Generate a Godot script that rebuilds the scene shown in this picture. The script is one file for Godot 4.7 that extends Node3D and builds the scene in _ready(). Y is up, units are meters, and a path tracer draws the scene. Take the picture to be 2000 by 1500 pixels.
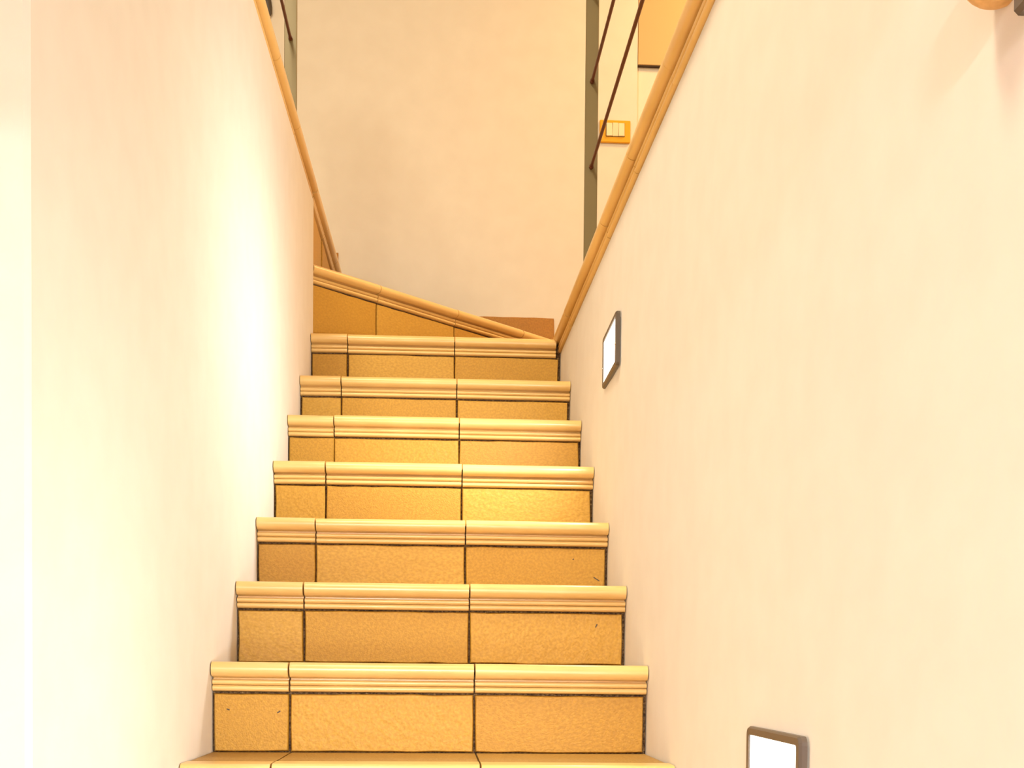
extends Node3D
# A tiled staircase climbing between two plastered walls, with winders at the top and low brick lights in the wall.

const T := 0.25605                       # going of a step
const STEP_TOP := {1: 0.163, 2: 0.325, 3: 0.483, 4: 0.649, 5: 0.811, 6: 0.971, 7: 1.158}
const TOP_RIGHT := 1.172                 # upper floor beside the seventh step
const TOP_WINDER := 1.390                # eighth step
const TOP_LEFT := 1.630                  # upper floor beyond the ninth riser
const BACK := -2.765
var rng := RandomNumberGenerator.new()
var M := {}
var taken := {}


func _ready() -> void:
	rng.seed = 4711
	camera()
	environment()
	materials()
	unseen_lamps()
	shell()
	staircase()
	ledges()
	baseboards()
	wall_light("brick_light", -0.752, 0.857, 1.0, "glowing rectangular brick light in a dark frame, the higher one, beside the upper steps")
	wall_light("brick_light", 0.575, 0.030, 0.74, "glowing rectangular brick light in a dark frame, the lower one, cut by the bottom edge")
	railing(1, 0.44, -1.60, TOP_RIGHT, "olive grey post with thin rust brown rods in front of the orange light switch")
	railing(-1, -0.44, -1.79, TOP_LEFT, "olive grey post with thin rust brown rods above the ledge opposite the light switch")
	light_switch()
	cabinet()
	plaque()
	clay_shade()


# ---------------------------------------------------------------- camera, light
func camera() -> void:
	var c := Camera3D.new()
	c.name = "camera"
	var f := 2421.2
	c.projection = Camera3D.PROJECTION_FRUSTUM
	c.near = 0.05
	c.far = 60.0
	c.size = 1500.0 / f * c.near
	c.frustum_offset = Vector2(0.0, 622.16 / f * c.near)
	c.position = Vector3(0.01093, 0.16136, 1.99355)
	c.rotation = Vector3(-0.03, -0.05988, 0.00895)
	add_child(c)
	c.current = true


func environment() -> void:
	var e := Environment.new()
	e.background_mode = Environment.BG_COLOR
	e.background_color = Color(0, 0, 0)
	e.tonemap_mode = Environment.TONE_MAPPER_LINEAR
	e.tonemap_exposure = 1.0
	e.sdfgi_enabled = true
	e.ssao_enabled = true
	e.ssil_enabled = true
	var w := WorldEnvironment.new()
	w.name = "environment"
	w.environment = e
	add_child(w)


func unseen_lamps() -> void:
	unseen_lamp(Vector3(-0.8, 3.88, 0.9), 13.0, lin(1.0, 0.90, 0.66), 0.7, "unseen wide round lamp high above the stairwell, placed to light the brick light wall and the peach wall")  # out of view, placed to light the right and back walls
	unseen_lamp(Vector3(1.5, 3.2, -2.1), 3.4, lin(1.0, 0.57, 0.22), 0.3, "unseen amber lamp out of view, placed to brighten the peach wall near the light switch")  # out of view, placed to warm the right of the back wall
	unseen_lamp(Vector3(-0.3, 1.165, 3.9), 19.5, lin(1.0, 0.95, 1.0), 0.3, "unseen small round lamp behind the viewer, placed to light the risers from the front")  # out of view behind the camera, placed to light the riser fronts


const BRICK_ENERGY := 0.74
func lamp_color() -> Color:
	return Color(1.0, 1.0, 0.97).linear_to_srgb()


# ---------------------------------------------------------------- helpers
func lin(r: float, g: float, b: float) -> Color:
	return Color(r, g, b).linear_to_srgb()


func numbered(called: String) -> String:
	var n: int = taken.get(called, 0)
	taken[called] = n + 1
	return called if n == 0 else "%s_%03d" % [called, n]


func tag(o: Node3D, label: String, category := "", group := "", kind := "") -> void:
	o.set_meta("label", label)
	if category:
		o.set_meta("category", category)
	if group:
		o.set_meta("group", group)
	if kind:
		o.set_meta("kind", kind)


func thing(called: String, label: String, category: String, at := Vector3.ZERO, group := "") -> Node3D:
	var o := Node3D.new()
	o.name = numbered(called)
	add_child(o)
	o.position = at
	tag(o, label, category, group)
	return o


func obj(called: String, mesh: Mesh, mat: Material, parent: Node3D = self, at := Vector3.ZERO) -> MeshInstance3D:
	var o := MeshInstance3D.new()
	o.name = numbered(called) if parent == self else called
	o.mesh = mesh
	o.material_override = mat
	o.position = at
	parent.add_child(o, true)
	return o


func struct(called: String, mesh: Mesh, mat: Material, label: String, category: String) -> MeshInstance3D:
	var o := obj(called, mesh, mat)
	tag(o, label, category, "", "structure")
	return o


func start() -> SurfaceTool:
	var st := SurfaceTool.new()
	st.begin(Mesh.PRIMITIVE_TRIANGLES)
	return st


func tri(st: SurfaceTool, a: Vector3, b: Vector3, c: Vector3, na: Vector3, nb: Vector3, nc: Vector3) -> void:
	var q := [[a, na], [b, nb], [c, nc]]
	if (b - a).cross(c - a).dot(na + nb + nc) > 0.0:
		q = [[a, na], [c, nc], [b, nb]]
	for v in q:
		st.set_normal(v[1])
		st.add_vertex(v[0])


func quad(st: SurfaceTool, a: Vector3, b: Vector3, c: Vector3, d: Vector3, n: Vector3) -> void:
	tri(st, a, b, c, n, n, n)
	tri(st, a, c, d, n, n, n)


# plan: points (x, z); an upright prism between two heights
func prism(plan: Array, y0: float, y1: float) -> ArrayMesh:
	var st := start()
	var p := PackedVector2Array(plan)
	var mid := Vector2.ZERO
	for v in p:
		mid += v / p.size()
	var cw := Geometry2D.is_polygon_clockwise(p)
	for i in p.size():
		var a := p[i]
		var b := p[(i + 1) % p.size()]
		var e := (b - a).normalized()
		var n2 := Vector2(e.y, -e.x) if not cw else Vector2(-e.y, e.x)
		if Geometry2D.is_point_in_polygon((a + b) * 0.5 + n2 * 0.0005, p):
			n2 = -n2
		quad(st, Vector3(a.x, y0, a.y), Vector3(b.x, y0, b.y), Vector3(b.x, y1, b.y), Vector3(a.x, y1, a.y), Vector3(n2.x, 0, n2.y))
	var ix := Geometry2D.triangulate_polygon(p)
	for i in range(0, ix.size(), 3):
		for y in [[y0, Vector3.DOWN], [y1, Vector3.UP]]:
			tri(st, Vector3(p[ix[i]].x, y[0], p[ix[i]].y), Vector3(p[ix[i + 1]].x, y[0], p[ix[i + 1]].y), Vector3(p[ix[i + 2]].x, y[0], p[ix[i + 2]].y), y[1], y[1], y[1])
	return st.commit()


func box(a: Vector3, b: Vector3) -> ArrayMesh:
	return prism([Vector2(a.x, a.z), Vector2(b.x, a.z), Vector2(b.x, b.z), Vector2(a.x, b.z)], a.y, b.y)


# a closed profile (u outward, v up) swept from a to b, with smooth rounds and closed ends
func sweep(profile: Array, a: Vector3, b: Vector3, outward: Vector3, twist := 0.0) -> ArrayMesh:
	var st := start()
	var n := profile.size()
	var along := (b - a).normalized()
	var en: Array[Vector3] = []
	for i in n:
		var e: Vector2 = (profile[(i + 1) % n] - profile[i]).normalized()
		en.append((outward * -e.y + Vector3.UP * e.x).normalized())     # profile runs counter-clockwise in (v, u)
	for i in n:
		var j := (i + 1) % n
		var n0: Vector3 = en[i] if en[i].dot(en[(i + n - 1) % n]) < 0.7 else (en[i] + en[(i + n - 1) % n]).normalized()
		var n1: Vector3 = en[i] if en[i].dot(en[j]) < 0.7 else (en[i] + en[j]).normalized()
		var p0: Vector3 = outward * profile[i].x + Vector3.UP * profile[i].y
		var p1: Vector3 = outward * profile[j].x + Vector3.UP * profile[j].y
		var lift := Vector3.UP * twist
		tri(st, a + p0, b + p0 + lift, b + p1 + lift, n0, n0, n1)
		tri(st, a + p0, b + p1 + lift, a + p1, n0, n1, n1)
	var ix := Geometry2D.triangulate_polygon(PackedVector2Array(profile))
	for i in range(0, ix.size(), 3):
		for e in [[a, -along, 0.0], [b, along, twist]]:
			var v := []
			for k in 3:
				v.append(e[0] + outward * profile[ix[i + k]].x + Vector3.UP * (profile[ix[i + k]].y + e[2]))
			tri(st, v[0], v[1], v[2], e[1], e[1], e[1])
	return st.commit()


# a tile with a slightly ragged, bevelled outline: s runs along, v up, its back on the mortar
func tile(origin: Vector3, s_dir: Vector3, v_dir: Vector3, out: Vector3, width: float, height: float, thick: float, ragged := 0.0011) -> ArrayMesh:
	var outline: Array[Vector2] = []
	var corners := [Vector2(0, 0), Vector2(width, 0), Vector2(width, height), Vector2(0, height)]
	for k in 4:
		var a: Vector2 = corners[k]
		var b: Vector2 = corners[(k + 1) % 4]
		var steps := clampi(int(a.distance_to(b) / 0.035), 2, 9)
		for i in steps:
			var p := a.lerp(b, float(i) / steps)
			p += Vector2(rng.randf_range(-1, 1), rng.randf_range(-1, 1)) * ragged
			outline.append(p)
	var mid := Vector2(width, height) * 0.5
	var st := start()
	var bevel := 0.0022
	var n := outline.size()
	var q := func(p: Vector2, d: float) -> Vector3: return origin + s_dir * p.x + v_dir * p.y + out * d
	for i in n:
		var a := outline[i]
		var b := outline[(i + 1) % n]
		var ai := a + (mid - a).sign() * bevel
		var bi := b + (mid - b).sign() * bevel
		var e := (b - a).normalized()
		var side := (s_dir * e.y - v_dir * e.x).normalized()
		if side.dot(s_dir * ((a + b) * 0.5 - mid).x + v_dir * ((a + b) * 0.5 - mid).y) < 0.0:
			side = -side
		quad(st, q.call(a, 0.0), q.call(b, 0.0), q.call(b, thick - bevel), q.call(a, thick - bevel), side)
		var soft := (side + out).normalized()
		tri(st, q.call(a, thick - bevel), q.call(b, thick - bevel), q.call(bi, thick), side, side, soft)
		tri(st, q.call(a, thick - bevel), q.call(bi, thick), q.call(ai, thick), side, soft, soft)
		tri(st, q.call(ai, thick), q.call(bi, thick), q.call(mid, thick), out, out, out)
	return st.commit()


# r, y pairs turned about y
func lathe(pts: Array, sides := 28) -> ArrayMesh:
	var st := start()
	for i in pts.size() - 1:
		var e: Vector2 = (pts[i + 1] - pts[i]).normalized()
		for k in sides:
			var w := []
			for c in [[i, k], [i + 1, k], [i + 1, k + 1], [i, k + 1]]:
				var ang: float = TAU * c[1] / sides
				w.append([Vector3(cos(ang) * pts[c[0]].x, pts[c[0]].y, sin(ang) * pts[c[0]].x), Vector3(cos(ang) * e.y, -e.x, sin(ang) * e.y)])
			tri(st, w[0][0], w[1][0], w[2][0], w[0][1], w[1][1], w[2][1])
			tri(st, w[0][0], w[2][0], w[3][0], w[0][1], w[2][1], w[3][1])
	return st.commit()


func rod_mesh(radius: float, a: Vector3, b: Vector3, sides := 12) -> ArrayMesh:
	var st := start()
	var d := (b - a).normalized()
	var u := d.cross(Vector3.UP if absf(d.y) < 0.9 else Vector3.RIGHT).normalized()
	var v := d.cross(u)
	for k in sides:
		var n0 := u * cos(TAU * k / sides) + v * sin(TAU * k / sides)
		var n1 := u * cos(TAU * (k + 1) / sides) + v * sin(TAU * (k + 1) / sides)
		tri(st, a + n0 * radius, b + n0 * radius, b + n1 * radius, n0, n0, n1)
		tri(st, a + n0 * radius, b + n1 * radius, a + n1 * radius, n0, n1, n1)
		tri(st, a, a + n0 * radius, a + n1 * radius, -d, -d, -d)
		tri(st, b, b + n0 * radius, b + n1 * radius, d, d, d)
	return st.commit()


# a box with chamfered edges, centred
func soft_box(size: Vector3, c: float) -> ArrayMesh:
	var st := start()
	var h := size * 0.5
	for ax in 3:
		for s in [-1.0, 1.0]:
			var n := Vector3.ZERO
			n[ax] = s
			var u := Vector3.ZERO
			u[(ax + 1) % 3] = 1.0
			var v := Vector3.ZERO
			v[(ax + 2) % 3] = 1.0
			var hu: float = h[(ax + 1) % 3]
			var hv: float = h[(ax + 2) % 3]
			var o: Vector3 = n * h[ax]
			quad(st, o + u * (hu - c) + v * (hv - c), o - u * (hu - c) + v * (hv - c), o - u * (hu - c) - v * (hv - c), o + u * (hu - c) - v * (hv - c), n)
			for t in [-1.0, 1.0]:
				var m: Vector3 = u * t
				var p0: Vector3 = o + m * (hu - c)
				var p1: Vector3 = n * (h[ax] - c) + m * hu
				quad(st, p0 + v * (hv - c), p0 - v * (hv - c), p1 - v * (hv - c), p1 + v * (hv - c), (n + m).normalized())
				if ax == 0:
					for w in [-1.0, 1.0]:
						var k: Vector3 = v * w
						tri(st, p0 + k * (hv - c), p1 + k * (hv - c), n * (h[ax] - c) + m * (hu - c) + k * hv, (n + m + k).normalized(), (n + m + k).normalized(), (n + m + k).normalized())
	return st.commit()


# ---------------------------------------------------------------- materials
func noise_tex(seed_: int, freq: float, oct: int, lo: Color, hi: Color, size := 512) -> NoiseTexture2D:
	var f := FastNoiseLite.new()
	f.seed = seed_
	f.noise_type = FastNoiseLite.TYPE_SIMPLEX_SMOOTH
	f.frequency = freq
	f.fractal_octaves = oct
	var t := NoiseTexture2D.new()
	t.width = size
	t.height = size
	t.seamless = true
	t.noise = f
	var g := Gradient.new()
	g.set_color(0, lo)
	g.set_color(1, hi)
	g.set_offset(0, 0.15)
	g.set_offset(1, 0.85)
	t.color_ramp = g
	return t


func bump_tex(seed_: int, freq: float, oct: int, strength: float, size := 512) -> NoiseTexture2D:
	var f := FastNoiseLite.new()
	f.seed = seed_
	f.noise_type = FastNoiseLite.TYPE_SIMPLEX_SMOOTH
	f.frequency = freq
	f.fractal_octaves = oct
	var t := NoiseTexture2D.new()
	t.width = size
	t.height = size
	t.seamless = true
	t.as_normal_map = true
	t.bump_strength = strength
	t.noise = f
	return t


func mat(color: Color, rough: float, metal := 0.0) -> StandardMaterial3D:
	var m := StandardMaterial3D.new()
	m.albedo_color = color
	m.roughness = rough
	m.metallic = metal
	return m


func textured(color: Color, rough: float, tone: Texture2D, bump: Texture2D, scale: Vector3, depth: float) -> StandardMaterial3D:
	var m := mat(color, rough)
	m.albedo_texture = tone
	m.uv1_triplanar = true
	m.uv1_world_triplanar = true
	m.uv1_scale = scale
	if bump:
		m.normal_enabled = true
		m.normal_texture = bump
		m.normal_scale = depth
	return m


func materials() -> void:
	var w := Color(1, 1, 1)
	var plaster_tone := noise_tex(3, 0.012, 3, Color(0.985, 0.982, 0.978), w)
	var plaster_bump := bump_tex(5, 0.03, 4, 3.0)
	M.plaster = textured(lin(0.78, 0.735, 0.665), 0.85, plaster_tone, plaster_bump, Vector3.ONE * 1.3, 0.02)
	M.floor = textured(lin(0.55, 0.34, 0.14), 0.5, noise_tex(8, 0.02, 3, Color(0.85, 0.83, 0.8), w), null, Vector3.ONE, 0.0)
	var fine := noise_tex(11, 0.06, 5, Color(0.90, 0.88, 0.85), w)
	var grain := bump_tex(12, 0.11, 4, 8.0)
	var slate := bump_tex(13, 0.022, 6, 10.0)
	M.riser = []
	for k in 4:
		var c: Color = [lin(0.64, 0.36, 0.043), lin(0.60, 0.33, 0.036), lin(0.66, 0.385, 0.056), lin(0.59, 0.32, 0.038)][k]
		var m := textured(c, 0.55, fine, grain if k % 2 else slate, Vector3(4.2, 4.2, 4.2) if k < 2 else Vector3(3.2, 4.6, 3.2), 0.2 if k % 2 else 0.3)
		m.uv1_offset = Vector3(0.31 * k, 0.17 * k, 0.0)
		M.riser.append(m)
	M.nosing = textured(lin(0.86, 0.59, 0.225), 0.28, noise_tex(21, 0.012, 3, Color(0.95, 0.935, 0.90), w), bump_tex(22, 0.02, 3, 3.0), Vector3(0.8, 2.0, 0.8), 0.03)
	M.ledge = textured(lin(0.80, 0.52, 0.18), 0.30, M.nosing.albedo_texture, M.nosing.normal_texture, Vector3(0.8, 2.0, 0.8), 0.03)  # nosing colour deepened for the shade under the ledges
	M.nosing.metallic_specular = 0.6
	M.tread = textured(lin(0.48, 0.28, 0.065), 0.5, fine, grain, Vector3.ONE * 3.0, 0.4)
	M.mortar = textured(lin(0.27, 0.165, 0.07), 0.95, noise_tex(31, 0.05, 4, Color(0.45, 0.42, 0.4), w), grain, Vector3.ONE * 5.0, 0.7)
	M.grout = textured(lin(0.17, 0.12, 0.065), 0.95, noise_tex(33, 0.03, 4, Color(0.4, 0.35, 0.3), w), grain, Vector3.ONE * 4.0, 0.7)
	M.skirting = textured(lin(0.48, 0.215, 0.02), 0.5, fine, grain, Vector3.ONE * 3.5, 0.2)
	M.post = mat(lin(0.19, 0.15, 0.07), 0.45, 0.2)
	M.rust = mat(lin(0.12, 0.032, 0.010), 0.42, 0.1)
	M.bronze = mat(lin(0.115, 0.092, 0.074), 0.4, 0.3)
	M.orange = mat(lin(0.80, 0.40, 0.016), 0.35)
	M.ivory = mat(lin(0.86, 0.76, 0.52), 0.3)
	M.panel = mat(lin(0.60, 0.42, 0.20), 0.55)
	M.seam_shade = mat(lin(0.05, 0.03, 0.02), 0.9)  # dark joints, and the shadow line under the cabinet panel
	M.dark = mat(lin(0.06, 0.045, 0.03), 0.5)
	M.clay = textured(lin(0.80, 0.50, 0.20), 0.6, fine, null, Vector3.ONE * 3.0, 0.0)
	M.steel = mat(lin(0.6, 0.57, 0.5), 0.25, 0.9)
	M.white = mat(lin(0.8, 0.78, 0.74), 0.5)
	M.glow = mat(Color(1, 1, 1), 0.4)
	M.glow.emission_enabled = true
	M.glow.emission = Color(1.0, 0.96, 0.88)
	M.glow.emission_energy_multiplier = 2.2


# ---------------------------------------------------------------- the shell
func xl(z: float) -> float:
	return -0.4 - 0.011 * z


func xr(z: float) -> float:
	return 0.4 + 0.011 * z


func shell() -> void:
	var c := 0.006
	# left wall of the flight, turning round an outer corner into the lower hall
	struct("wall_left", prism([Vector2(xl(0.69) - c, 0.69), Vector2(xl(0.69), 0.69 - c), Vector2(xl(-1.88), -1.88 + c), Vector2(xl(-1.88) - c, -1.88), Vector2(-0.58, -1.88), Vector2(-0.58, 0.69)], -1.6, TOP_LEFT - 0.055), M.plaster,
		"cream plaster wall on the stair side without brick lights, washed by their glow", "wall")
	struct("wall_hall_return", box(Vector3(-2.6, -1.6, 0.54), Vector3(-0.58, 1.5, 0.69)), M.plaster, "pale plaster wall of the lower hall turning off at the outer corner", "wall")
	struct("wall_right", prism([Vector2(xr(4.2), 4.2), Vector2(xr(-1.87), -1.87), Vector2(0.6, -1.87), Vector2(0.6, 4.2)], -1.6, TOP_RIGHT - 0.052), M.plaster,
		"cream plaster wall holding the two glowing brick lights", "wall")
	# the back wall steps back into a shallow recess behind the cabinet
	struct("wall_back", prism([Vector2(-2.6, BACK), Vector2(0.7535, BACK), Vector2(0.7535, BACK - 0.02), Vector2(2.5, BACK - 0.02), Vector2(2.5, BACK - 0.25), Vector2(-2.6, BACK - 0.25)], 0.7, 4.0), M.plaster,
		"tall peach plaster wall facing the top of the stairs behind the railings", "wall")
	struct("wall_upper_left", box(Vector3(-2.75, 1.4, BACK - 0.25), Vector3(-2.6, 4.0, 2.2)), M.plaster, "plaster side wall of the upper room past the higher landing", "wall")
	struct("wall_upper_right", box(Vector3(2.5, 0.7, BACK - 0.25), Vector3(2.65, 4.0, 2.2)), M.plaster, "plaster side wall of the upper room past the light switch", "wall")
	struct("wall_upper_front", box(Vector3(-2.75, 0.92, 2.05), Vector3(2.65, 4.0, 2.2)), M.plaster, "plaster wall of the upper room opposite the tall peach wall", "wall")
	struct("ceiling", box(Vector3(-2.75, 4.0, BACK - 0.25), Vector3(2.65, 4.12, 2.2)), M.plaster, "flat plaster ceiling high over the upper landings", "ceiling")
	struct("floor_right", prism([Vector2(0.6, 2.05), Vector2(2.5, 2.05), Vector2(2.5, BACK - 0.02), Vector2(0.7535, BACK - 0.02), Vector2(0.7535, BACK), Vector2(0.46, BACK), Vector2(0.40, -1.87), Vector2(0.6, -1.87)], 0.9, TOP_RIGHT), M.floor, "tiled upper floor on the light switch side of the stairs", "floor")
	struct("floor_left", prism([Vector2(-0.58, 4.2), Vector2(-0.58, -1.88), Vector2(-0.405, -1.88), Vector2(-0.405, BACK), Vector2(-2.6, BACK), Vector2(-2.6, 4.2)], 1.40, TOP_LEFT - 0.001), M.floor, "tiled upper floor on the higher landing past the winder steps", "floor")
	struct("ceiling_lower", box(Vector3(-0.58, 1.18, 1.25), Vector3(0.6, 1.42, 4.2)), M.plaster, "low plaster ceiling over the foot of the stairs", "ceiling")
	struct("floor", box(Vector3(-2.75, -1.66, 0.0), Vector3(0.6, -1.46, 4.2)), M.floor, "tiled floor of the lower hall at the foot of the stairs", "floor")
	struct("wall_hall_left", box(Vector3(-2.75, -1.6, 0.55), Vector3(-2.6, 1.5, 4.2)), M.plaster, "plaster side wall of the lower hall", "wall")
	struct("wall_hall_front", box(Vector3(-2.75, -1.6, 4.2), Vector3(0.6, 1.5, 4.35)), M.plaster, "plaster end wall of the lower hall behind the viewer", "wall")


# ---------------------------------------------------------------- stairs
func nosing_profile() -> Array:
	var p: Array = [Vector2(-0.030, -0.0535), Vector2(-0.062, -0.0105), Vector2(-0.062, 0.0), Vector2(-0.017, 0.0)]
	for k in 10:                                                       # the big round of the lip
		var a := deg_to_rad(90.0 - 190.0 * (k + 1) / 10.0)
		p.append(Vector2(-0.0138 + 0.0138 * cos(a), -0.0138 + 0.0138 * sin(a)))
	for g in [Vector2(-0.0225, -0.0277), Vector2(-0.0268, -0.0292), Vector2(-0.0266, -0.0316)]:   # cove
		p.append(g)
	for k in 5:
		var a := deg_to_rad(70.0 - 140.0 * k / 4.0)
		p.append(Vector2(-0.0204 + 0.0058 * cos(a), -0.0369 + 0.0048 * sin(a)))
	p.append(Vector2(-0.0245, -0.0424))                                 # groove
	for k in 5:
		var a := deg_to_rad(75.0 - 150.0 * k / 4.0)
		p.append(Vector2(-0.0212 + 0.0058 * cos(a), -0.0477 + 0.0052 * sin(a)))
	p.append(Vector2(-0.0230, -0.0535))
	return p


func top_of(n: int) -> float:
	return STEP_TOP[n] if STEP_TOP.has(n) else 0.1625 * n


func staircase() -> void:
	var stair := thing("staircase", "flight of ochre clay tiled steps with pale moulded nosing tiles climbing between cream walls", "staircase")
	var prof := nosing_profile()
	var f := Vector3(0, 0, 1)
	for n in range(-8, 8):
		var y := top_of(n)
		var z := -n * T
		var zb := -(n + 1) * T
		if n == 7:
			z = -1.80
		var l := xl(z)
		var r := xr(z)
		var below := top_of(n - 1)
		var core: ArrayMesh
		if n < 7:
			core = prism([Vector2(xl(z) + 0.001, z - 0.031), Vector2(xr(z) - 0.001, z - 0.031), Vector2(xr(zb) - 0.0016, zb - 0.05), Vector2(xl(zb) + 0.0016, zb - 0.05)], y - 0.42, y - 0.0105)
		else:
			core = prism([Vector2(xl(z) + 0.001, z - 0.031), Vector2(xr(-1.87) - 0.001, z - 0.031), Vector2(xr(-1.87) - 0.001, -1.871), Vector2(0.397, -1.871), Vector2(0.458, BACK + 0.001), Vector2(xl(-1.9) + 0.002, BACK + 0.001), Vector2(xl(-1.9) + 0.002, -1.86)], y - 0.42, y - 0.0105)
		var step := obj("step", core, M.mortar, stair)
		# joints stand where the photo's do, one tile and a strip of 33 cm
		var j0 := -0.2555 - 0.0019 * n
		var j1 := 0.0815 - 0.0038 * n
		if n < 1:
			j0 = -0.255
			j1 = 0.081
		var cuts := [[l + 0.002, j0 - 0.0016], [j0 + 0.0016, j1 - 0.0016], [j1 + 0.0016, (r - 0.002 if n < 7 else 0.364)]]
		for c in cuts:
			var dy := rng.randf_range(-0.0008, 0.0008)
			var dz := rng.randf_range(-0.0012, 0.0012)
			obj("nosing_tile", sweep(prof, Vector3(c[0], y + dy, z + dz), Vector3(c[1], y + dy, z + dz), f, rng.randf_range(-0.001, 0.001)), M.nosing, step)
			if n < 7:
				obj("tread_tile", box(Vector3(maxf(c[0], xl(zb) + 0.002), y - 0.0105, zb - 0.03), Vector3(minf(c[1], xr(zb) - 0.003), y - 0.0008, z - 0.064)), M.tread, step)
		var h := (y - 0.0572) - below
		for k in 3:
			var a: float = cuts[k][0] + rng.randf_range(-0.0005, 0.001) + (0.0025 if k == 0 else 0.0)
			var b: float = cuts[k][1] + rng.randf_range(-0.001, 0.0005) - (0.0045 if k == 2 and n < 7 else 0.0)
			if n == 7 and k == 2:
				b = 0.372
			obj("riser_tile", tile(Vector3(a, below + 0.0012, z - 0.031), Vector3.RIGHT, Vector3.UP, f, b - a, h - 0.0012, 0.0095 + rng.randf_range(-0.0008, 0.0008)), M.riser[(n * 5 + k * 3 + 40) % 4], step)
	# small dark knocks in the clay: step, x, y, length, turn
	for k in [[2, 0.334, 0.244, 0.008, 65.0], [3, 0.366, 0.357, 0.016, -32.0], [3, 0.313, 0.401, 0.004, 20.0], [1, -0.368, 0.077, 0.006, -20.0], [1, -0.277, 0.073, 0.007, 35.0]]:
		var chip := obj("chip", soft_box(Vector3(k[3], 0.0022, 0.0012), 0.0004), M.dark, stair.get_child(k[0] + 8), Vector3(k[1], k[2], -k[0] * T - 0.0213))
		chip.rotation.z = deg_to_rad(k[4])
	# seventh tread: triangle before the diagonal winder
	var s7: Node3D = stair.get_child(stair.get_child_count() - 1)
	obj("tread_tile", prism([Vector2(xl(-1.8) + 0.002, -1.866), Vector2(0.36, -1.866), Vector2(0.44, BACK + 0.09), Vector2(-0.36, -1.90)], 1.158 - 0.0105, 1.1575), M.tread, s7)
	# eighth step: a diagonal winder
	var a8 := Vector3(-0.385, TOP_WINDER, -1.872)
	var b8 := Vector3(0.447, TOP_WINDER, -2.703)
	var d8 := (b8 - a8).normalized()
	var o8 := Vector3(-d8.z, 0, d8.x)
	var len8 := a8.distance_to(b8)
	var back_a := a8 - o8 * 0.031
	var back_b := b8 - o8 * 0.031
	var s8 := obj("step", prism([Vector2(-0.392, back_a.z - 0.015), Vector2(back_b.x, back_b.z), Vector2(back_b.x, BACK + 0.001), Vector2(-0.392, BACK + 0.001)], 1.0, TOP_WINDER - 0.0105), M.mortar, stair)
	var cut8 := [0.010, 0.289, 0.649, 0.992, len8 - 0.002]
	for k in 4:
		var p: Vector3 = a8 + d8 * (cut8[k] + 0.002)
		var q: Vector3 = a8 + d8 * (cut8[k + 1] - 0.002)
		obj("nosing_tile", sweep(prof, p, q, o8, rng.randf_range(-0.001, 0.001)), M.nosing, s8)
		var w: float = cut8[k + 1] - cut8[k] - 0.004
		obj("riser_tile", tile(p - o8 * 0.031 - Vector3.UP * (TOP_WINDER - 1.159), d8, Vector3.UP, o8, w - 0.001, TOP_WINDER - 0.0585 - 1.159, 0.0095), M.riser[(k + 1) % 4], s8)
	var t8a := a8 - o8 * 0.064
	var t8b := b8 - o8 * 0.064
	obj("tread_tile", prism([Vector2(-0.386, t8a.z - 0.02), Vector2(t8a.x + 0.02, t8a.z - 0.02), Vector2(t8b.x, BACK + 0.012), Vector2(-0.386, BACK + 0.012)], TOP_WINDER - 0.0105, TOP_WINDER), M.tread, s8)
	# ninth riser: steps up sideways onto the higher landing
	var s9 := obj("step", box(Vector3(-0.404, 1.2, BACK + 0.001), Vector3(-0.3935, TOP_LEFT - 0.0105, -1.882)), M.mortar, stair)
	var right := Vector3(1, 0, 0)
	var z9 := [-1.884, -2.215, -2.55, -2.755]
	for k in 3:
		var za: float = z9[k] - 0.002
		var zc: float = z9[k + 1] + 0.002
		obj("nosing_tile", sweep(prof, Vector3(xl(za) + 0.013, TOP_LEFT, za), Vector3(xl(zc) + 0.013, TOP_LEFT, zc), right), M.nosing, s9)
		var x9 := xl(za) + 0.013 - 0.031
		obj("riser_tile", tile(Vector3(x9, TOP_WINDER + 0.001, za), Vector3(0, 0, -1), Vector3.UP, right, za - zc - 0.001, TOP_LEFT - 0.0585 - TOP_WINDER, 0.0095), M.riser[k], s9)


func ledges() -> void:
	var prof := nosing_profile()
	for side in [-1, 1]:
		var top := TOP_LEFT if side < 0 else TOP_RIGHT + 0.004
		var out := Vector3(-side, 0, 0)
		var ends := [-1.876, -1.43, -1.045, -0.68, -0.32, 0.04, 0.40, 0.685] if side < 0 else [-1.868, -1.53, -1.17, -0.805, -0.44, -0.07, 0.295, 0.66, 1.03, 1.24]
		var over := 0.013 if side < 0 else 0.024
		var bed := prism([Vector2(xl(ends[0]) - 0.03, ends[0]), Vector2(xl(0.685) - 0.03, 0.685), Vector2(-0.58, 0.685), Vector2(-0.58, ends[0])], top - 0.055, top - 0.0105) if side < 0 else prism([Vector2(xr(ends[0]) + 0.02, ends[0]), Vector2(xr(1.24) + 0.02, 1.24), Vector2(0.6, 1.24), Vector2(0.6, ends[0])], top - 0.056, top - 0.0105)
		var bed_o := struct("trim_1" if side < 0 else "trim_2", bed, M.mortar, "moulded clay ledge capping the wall without brick lights" if side < 0 else "moulded clay ledge capping the wall above the two brick lights", "ledge")
		for i in ends.size() - 1:
			var za: float = ends[i] + 0.0015
			var zb: float = ends[i + 1] - 0.0015
			var xa := xl(za) + over if side < 0 else xr(za) - over
			var xb := xl(zb) + over if side < 0 else xr(zb) - over
			var dy := rng.randf_range(-0.0012, 0.0012)
			obj("nosing_tile", sweep(prof, Vector3(xa, top + dy, za), Vector3(xb, top + dy, zb), out), M.ledge, bed_o)


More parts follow.
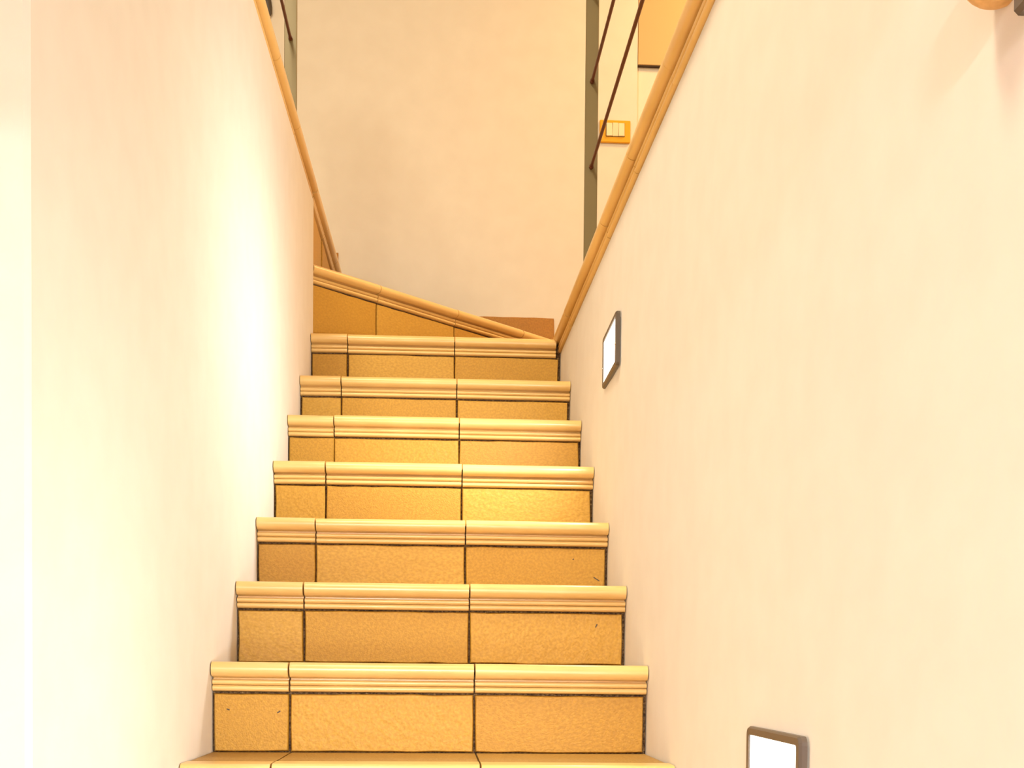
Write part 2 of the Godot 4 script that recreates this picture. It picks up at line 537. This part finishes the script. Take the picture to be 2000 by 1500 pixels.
func baseboards() -> void:
	var out := Vector3(0, 0, 1)
	var b := struct("baseboard_back", box(Vector3(-0.34, TOP_WINDER - 0.004, BACK), Vector3(0.44, TOP_WINDER + 0.085, BACK + 0.002)), M.grout, "brown clay tile skirting at the foot of the peach wall behind the diagonal step", "baseboard")
	var x := [-0.345, 0.10, 0.446]
	for k in 2:
		obj("baseboard_tile", tile(Vector3(x[k], TOP_WINDER + 0.001, BACK), Vector3.RIGHT, Vector3.UP, out, x[k + 1] - x[k] - 0.003, 0.094, 0.010), M.skirting, b)
	var c := struct("baseboard_landing", box(Vector3(-2.55, TOP_LEFT, BACK), Vector3(-0.38, TOP_LEFT + 0.06, BACK + 0.002)), M.grout, "brown clay tile skirting on the higher landing, only its end showing past the ledge", "baseboard")
	for k in 3:
		obj("baseboard_tile", tile(Vector3(-0.372 - 0.335 * (k + 1), TOP_LEFT + 0.001, BACK), Vector3.RIGHT, Vector3.UP, out, 0.332, 0.078, 0.010), M.skirting, c)


# ---------------------------------------------------------------- fittings
func ring(w: float, h: float, wi: float, hi: float, r: float, depth: float) -> ArrayMesh:
	# a rounded rectangular frame facing +z, its back at z = 0
	var st := start()
	var outer: Array[Vector2] = []
	var inner: Array[Vector2] = []
	for q in 4:
		var sx := [1, -1, -1, 1][q] as float
		var sy := [1, 1, -1, -1][q] as float
		for k in 5:
			var a := deg_to_rad(90.0 * q + 90.0 * k / 4.0)
			outer.append(Vector2(sx * (w * 0.5 - r), sy * (h * 0.5 - r)) + Vector2(cos(a), sin(a)) * r)
			inner.append(Vector2(sx * (wi * 0.5 - r * 0.4), sy * (hi * 0.5 - r * 0.4)) + Vector2(cos(a), sin(a)) * r * 0.4)
	var n := outer.size()
	var c := 0.003
	for i in n:
		var j := (i + 1) % n
		var o0 := outer[i]
		var o1 := outer[j]
		var i0 := inner[i]
		var i1 := inner[j]
		var mid := (o0 + o1) * 0.5
		var e := (o1 - o0)
		var on := Vector3(e.y, -e.x, 0).normalized()
		if on.dot(Vector3(mid.x, mid.y, 0)) < 0:
			on = -on
		var v := func(p: Vector2, d: float) -> Vector3: return Vector3(p.x, p.y, d)
		var f0 := o0.lerp(i0, 0.22)
		var f1 := o1.lerp(i1, 0.22)
		quad(st, v.call(o0, 0.0), v.call(o1, 0.0), v.call(o1, depth - c), v.call(o0, depth - c), on)
		quad(st, v.call(o0, depth - c), v.call(o1, depth - c), v.call(f1, depth), v.call(f0, depth), (on + Vector3(0, 0, 1)).normalized())
		quad(st, v.call(f0, depth), v.call(f1, depth), v.call(i1, depth), v.call(i0, depth), Vector3(0, 0, 1))
		quad(st, v.call(i0, depth), v.call(i1, depth), v.call(i1, -0.012), v.call(i0, -0.012), -on)
	return st.commit()


func wall_light(called: String, z: float, y: float, power: float, label: String) -> void:
	var t := thing(called, label, "wall light", Vector3(xr(z), y, z), "brick lights in the stair wall")
	t.rotation.y = -PI / 2 - 0.011
	obj("frame", ring(0.240, 0.116, 0.214, 0.096, 0.010, 0.009), M.bronze, t)
	obj("diffuser", soft_box(Vector3(0.216, 0.098, 0.006), 0.002), M.glow, t, Vector3(0, 0, 0.004))
	for s in [-1.0, 1.0]:
		var sc := obj("screw", lathe([Vector2(0.0028, 0), Vector2(0.0026, 0.0012), Vector2(0.0, 0.0016)], 10), M.steel, t, Vector3(s * 0.1135, -0.012, 0.0089))
		sc.rotation.x = PI / 2
	var l := AreaLight3D.new()
	l.name = "light"
	l.area_size = Vector2(0.208, 0.09)
	l.light_color = lamp_color()
	l.light_energy = BRICK_ENERGY * power
	l.area_range = 12.0
	l.area_attenuation = 2.0
	l.shadow_enabled = true
	l.position = Vector3(0, 0, 0.016)
	l.rotation.y = PI
	t.add_child(l)


func unseen_lamp(at: Vector3, energy: float, color: Color, wide: float, label: String) -> void:  # a lamp out of view: round housing and area light
	var glow := mat(Color(1, 1, 1), 0.4)
	glow.emission_enabled = true
	glow.emission = Color(1.0, 0.93, 0.8)
	glow.emission_energy_multiplier = 2.0
	var t := thing("unseen_lamp", label, "ceiling lamp", at)
	obj("base", lathe([Vector2(0.0, 0.12), Vector2(wide * 0.63, 0.12), Vector2(wide * 0.63, 0.03), Vector2(wide * 0.575, 0.02)]), mat(Color(0.9, 0.9, 0.88), 0.5), t)
	obj("diffuser", lathe([Vector2(wide * 0.575, 0.022), Vector2(wide * 0.52, 0.008), Vector2(wide * 0.3, 0.001), Vector2(0.0, 0.0)]), glow, t)
	if at.y > 2.0 and at.y < 3.8:
		obj("unseen_cord", rod_mesh(0.004, Vector3(0, 0.12, 0), Vector3(0, 4.0 - at.y, 0), 8), M.dark, t)  # only hangs the unseen lamp from the ceiling
	var l := AreaLight3D.new()
	l.name = "light"
	l.area_size = Vector2(wide, wide)
	l.light_color = color
	l.light_energy = energy
	l.area_range = 12.0
	l.area_attenuation = 2.0
	l.shadow_enabled = true
	l.position = Vector3(0, -0.004, 0)
	l.rotation.x = -PI / 2
	t.add_child(l)


func railing(side: int, x: float, z: float, base: float, label: String) -> void:
	var t := thing("railing", label, "railing", Vector3(x, base, z), "railings on the upper floors")
	for pz in [0.0, 2.2]:
		obj("post", soft_box(Vector3(0.037, 1.0, 0.012), 0.0015), M.post, t, Vector3(0, 0.5, pz))
	for k in 3:
		var y := (0.422 if side > 0 else 0.388) + 0.242 * k
		var r := obj("rod", rod_mesh(0.0047, Vector3(0, y, 0.004), Vector3(0, y, 2.195)), M.rust, t)
		obj("ferrule", rod_mesh(0.0065, Vector3(0, y, 0.006), Vector3(0, y, 0.016)), M.rust, r)
	obj("handrail", rod_mesh(0.02, Vector3(0, 1.012, -0.03), Vector3(0, 1.012, 2.25), 16), M.post, t)


func light_switch() -> void:
	var t := thing("light_switch", "orange framed light switch with three ivory rockers on the peach wall", "light switch", Vector3(0.669, 2.196, BACK))
	obj("cover_plate", soft_box(Vector3(0.118, 0.085, 0.010), 0.003), M.orange, t, Vector3(0, 0, 0.005))
	obj("surround", soft_box(Vector3(0.072, 0.052, 0.003), 0.001), M.seam_shade, t, Vector3(0.001, 0.005, 0.0102))
	for k in 3:
		var r := obj("rocker", soft_box(Vector3(0.0225, 0.0495, 0.006), 0.0015), M.ivory, t, Vector3(0.001 + 0.0233 * (k - 1), 0.005, 0.0125))
		r.rotation.x = 0.05 if k % 2 else -0.04


func cabinet() -> void:
	var zr := BACK - 0.02
	var t := thing("wall_cabinet", "pale yellow wall cabinet above the light switch, the shadow line under it drawn as a dark strip", "cabinet", Vector3(1.056, 2.452, zr))
	obj("door_panel", soft_box(Vector3(0.600, 0.90, 0.016), 0.002), M.panel, t, Vector3(0, 0.454, 0.008))
	obj("base_shadow_line", box(Vector3(-0.300, 0.0, 0), Vector3(0.30, 0.0045, 0.013)), M.seam_shade, t)  # dark strip standing in for the shadow under the panel


func plaque() -> void:
	# a slim dark oval hung tilted on the wall
	var prof: Array = []
	for k in 9:
		var a := deg_to_rad(90.0 - 180.0 * k / 8.0)
		prof.append(Vector2(cos(a), sin(a)))
	var st := start()
	st.append_from(lathe(prof, 20), 0, Transform3D())
	var m := st.commit()
	var o := obj("wall_ornament", m, M.dark, self, Vector3(-0.658, 2.664, BACK + 0.012))
	o.scale = Vector3(0.022, 0.094, 0.011)
	o.rotation.z = deg_to_rad(17.0)
	tag(o, "slim dark oval ornament hung aslant on the peach wall behind the higher ledge", "ornament")


func clay_shade() -> void:
	# a clay half bowl with a dark block beside it, high on the wall by the camera
	var z := 1.115
	var t := thing("clay_ornament", "rounded orange clay ornament with a dark block beside it, high on the brick light wall", "ornament", Vector3(xr(z), 0.637, z))
	var pts: Array = []
	for k in 9:
		var a := deg_to_rad(90.0 * k / 8.0)
		pts.append(Vector2(0.026 * sin(a), 0.026 - 0.026 * cos(a)))
	pts.append(Vector2(0.027, 0.06))
	pts.append(Vector2(0.0, 0.062))
	obj("bowl", lathe(pts), M.clay, t, Vector3(-0.010, -0.0055, 0.008))
	obj("dark_block", soft_box(Vector3(0.012, 0.09, 0.03), 0.003), M.bronze, t, Vector3(-0.006, 0.016, 0.052))
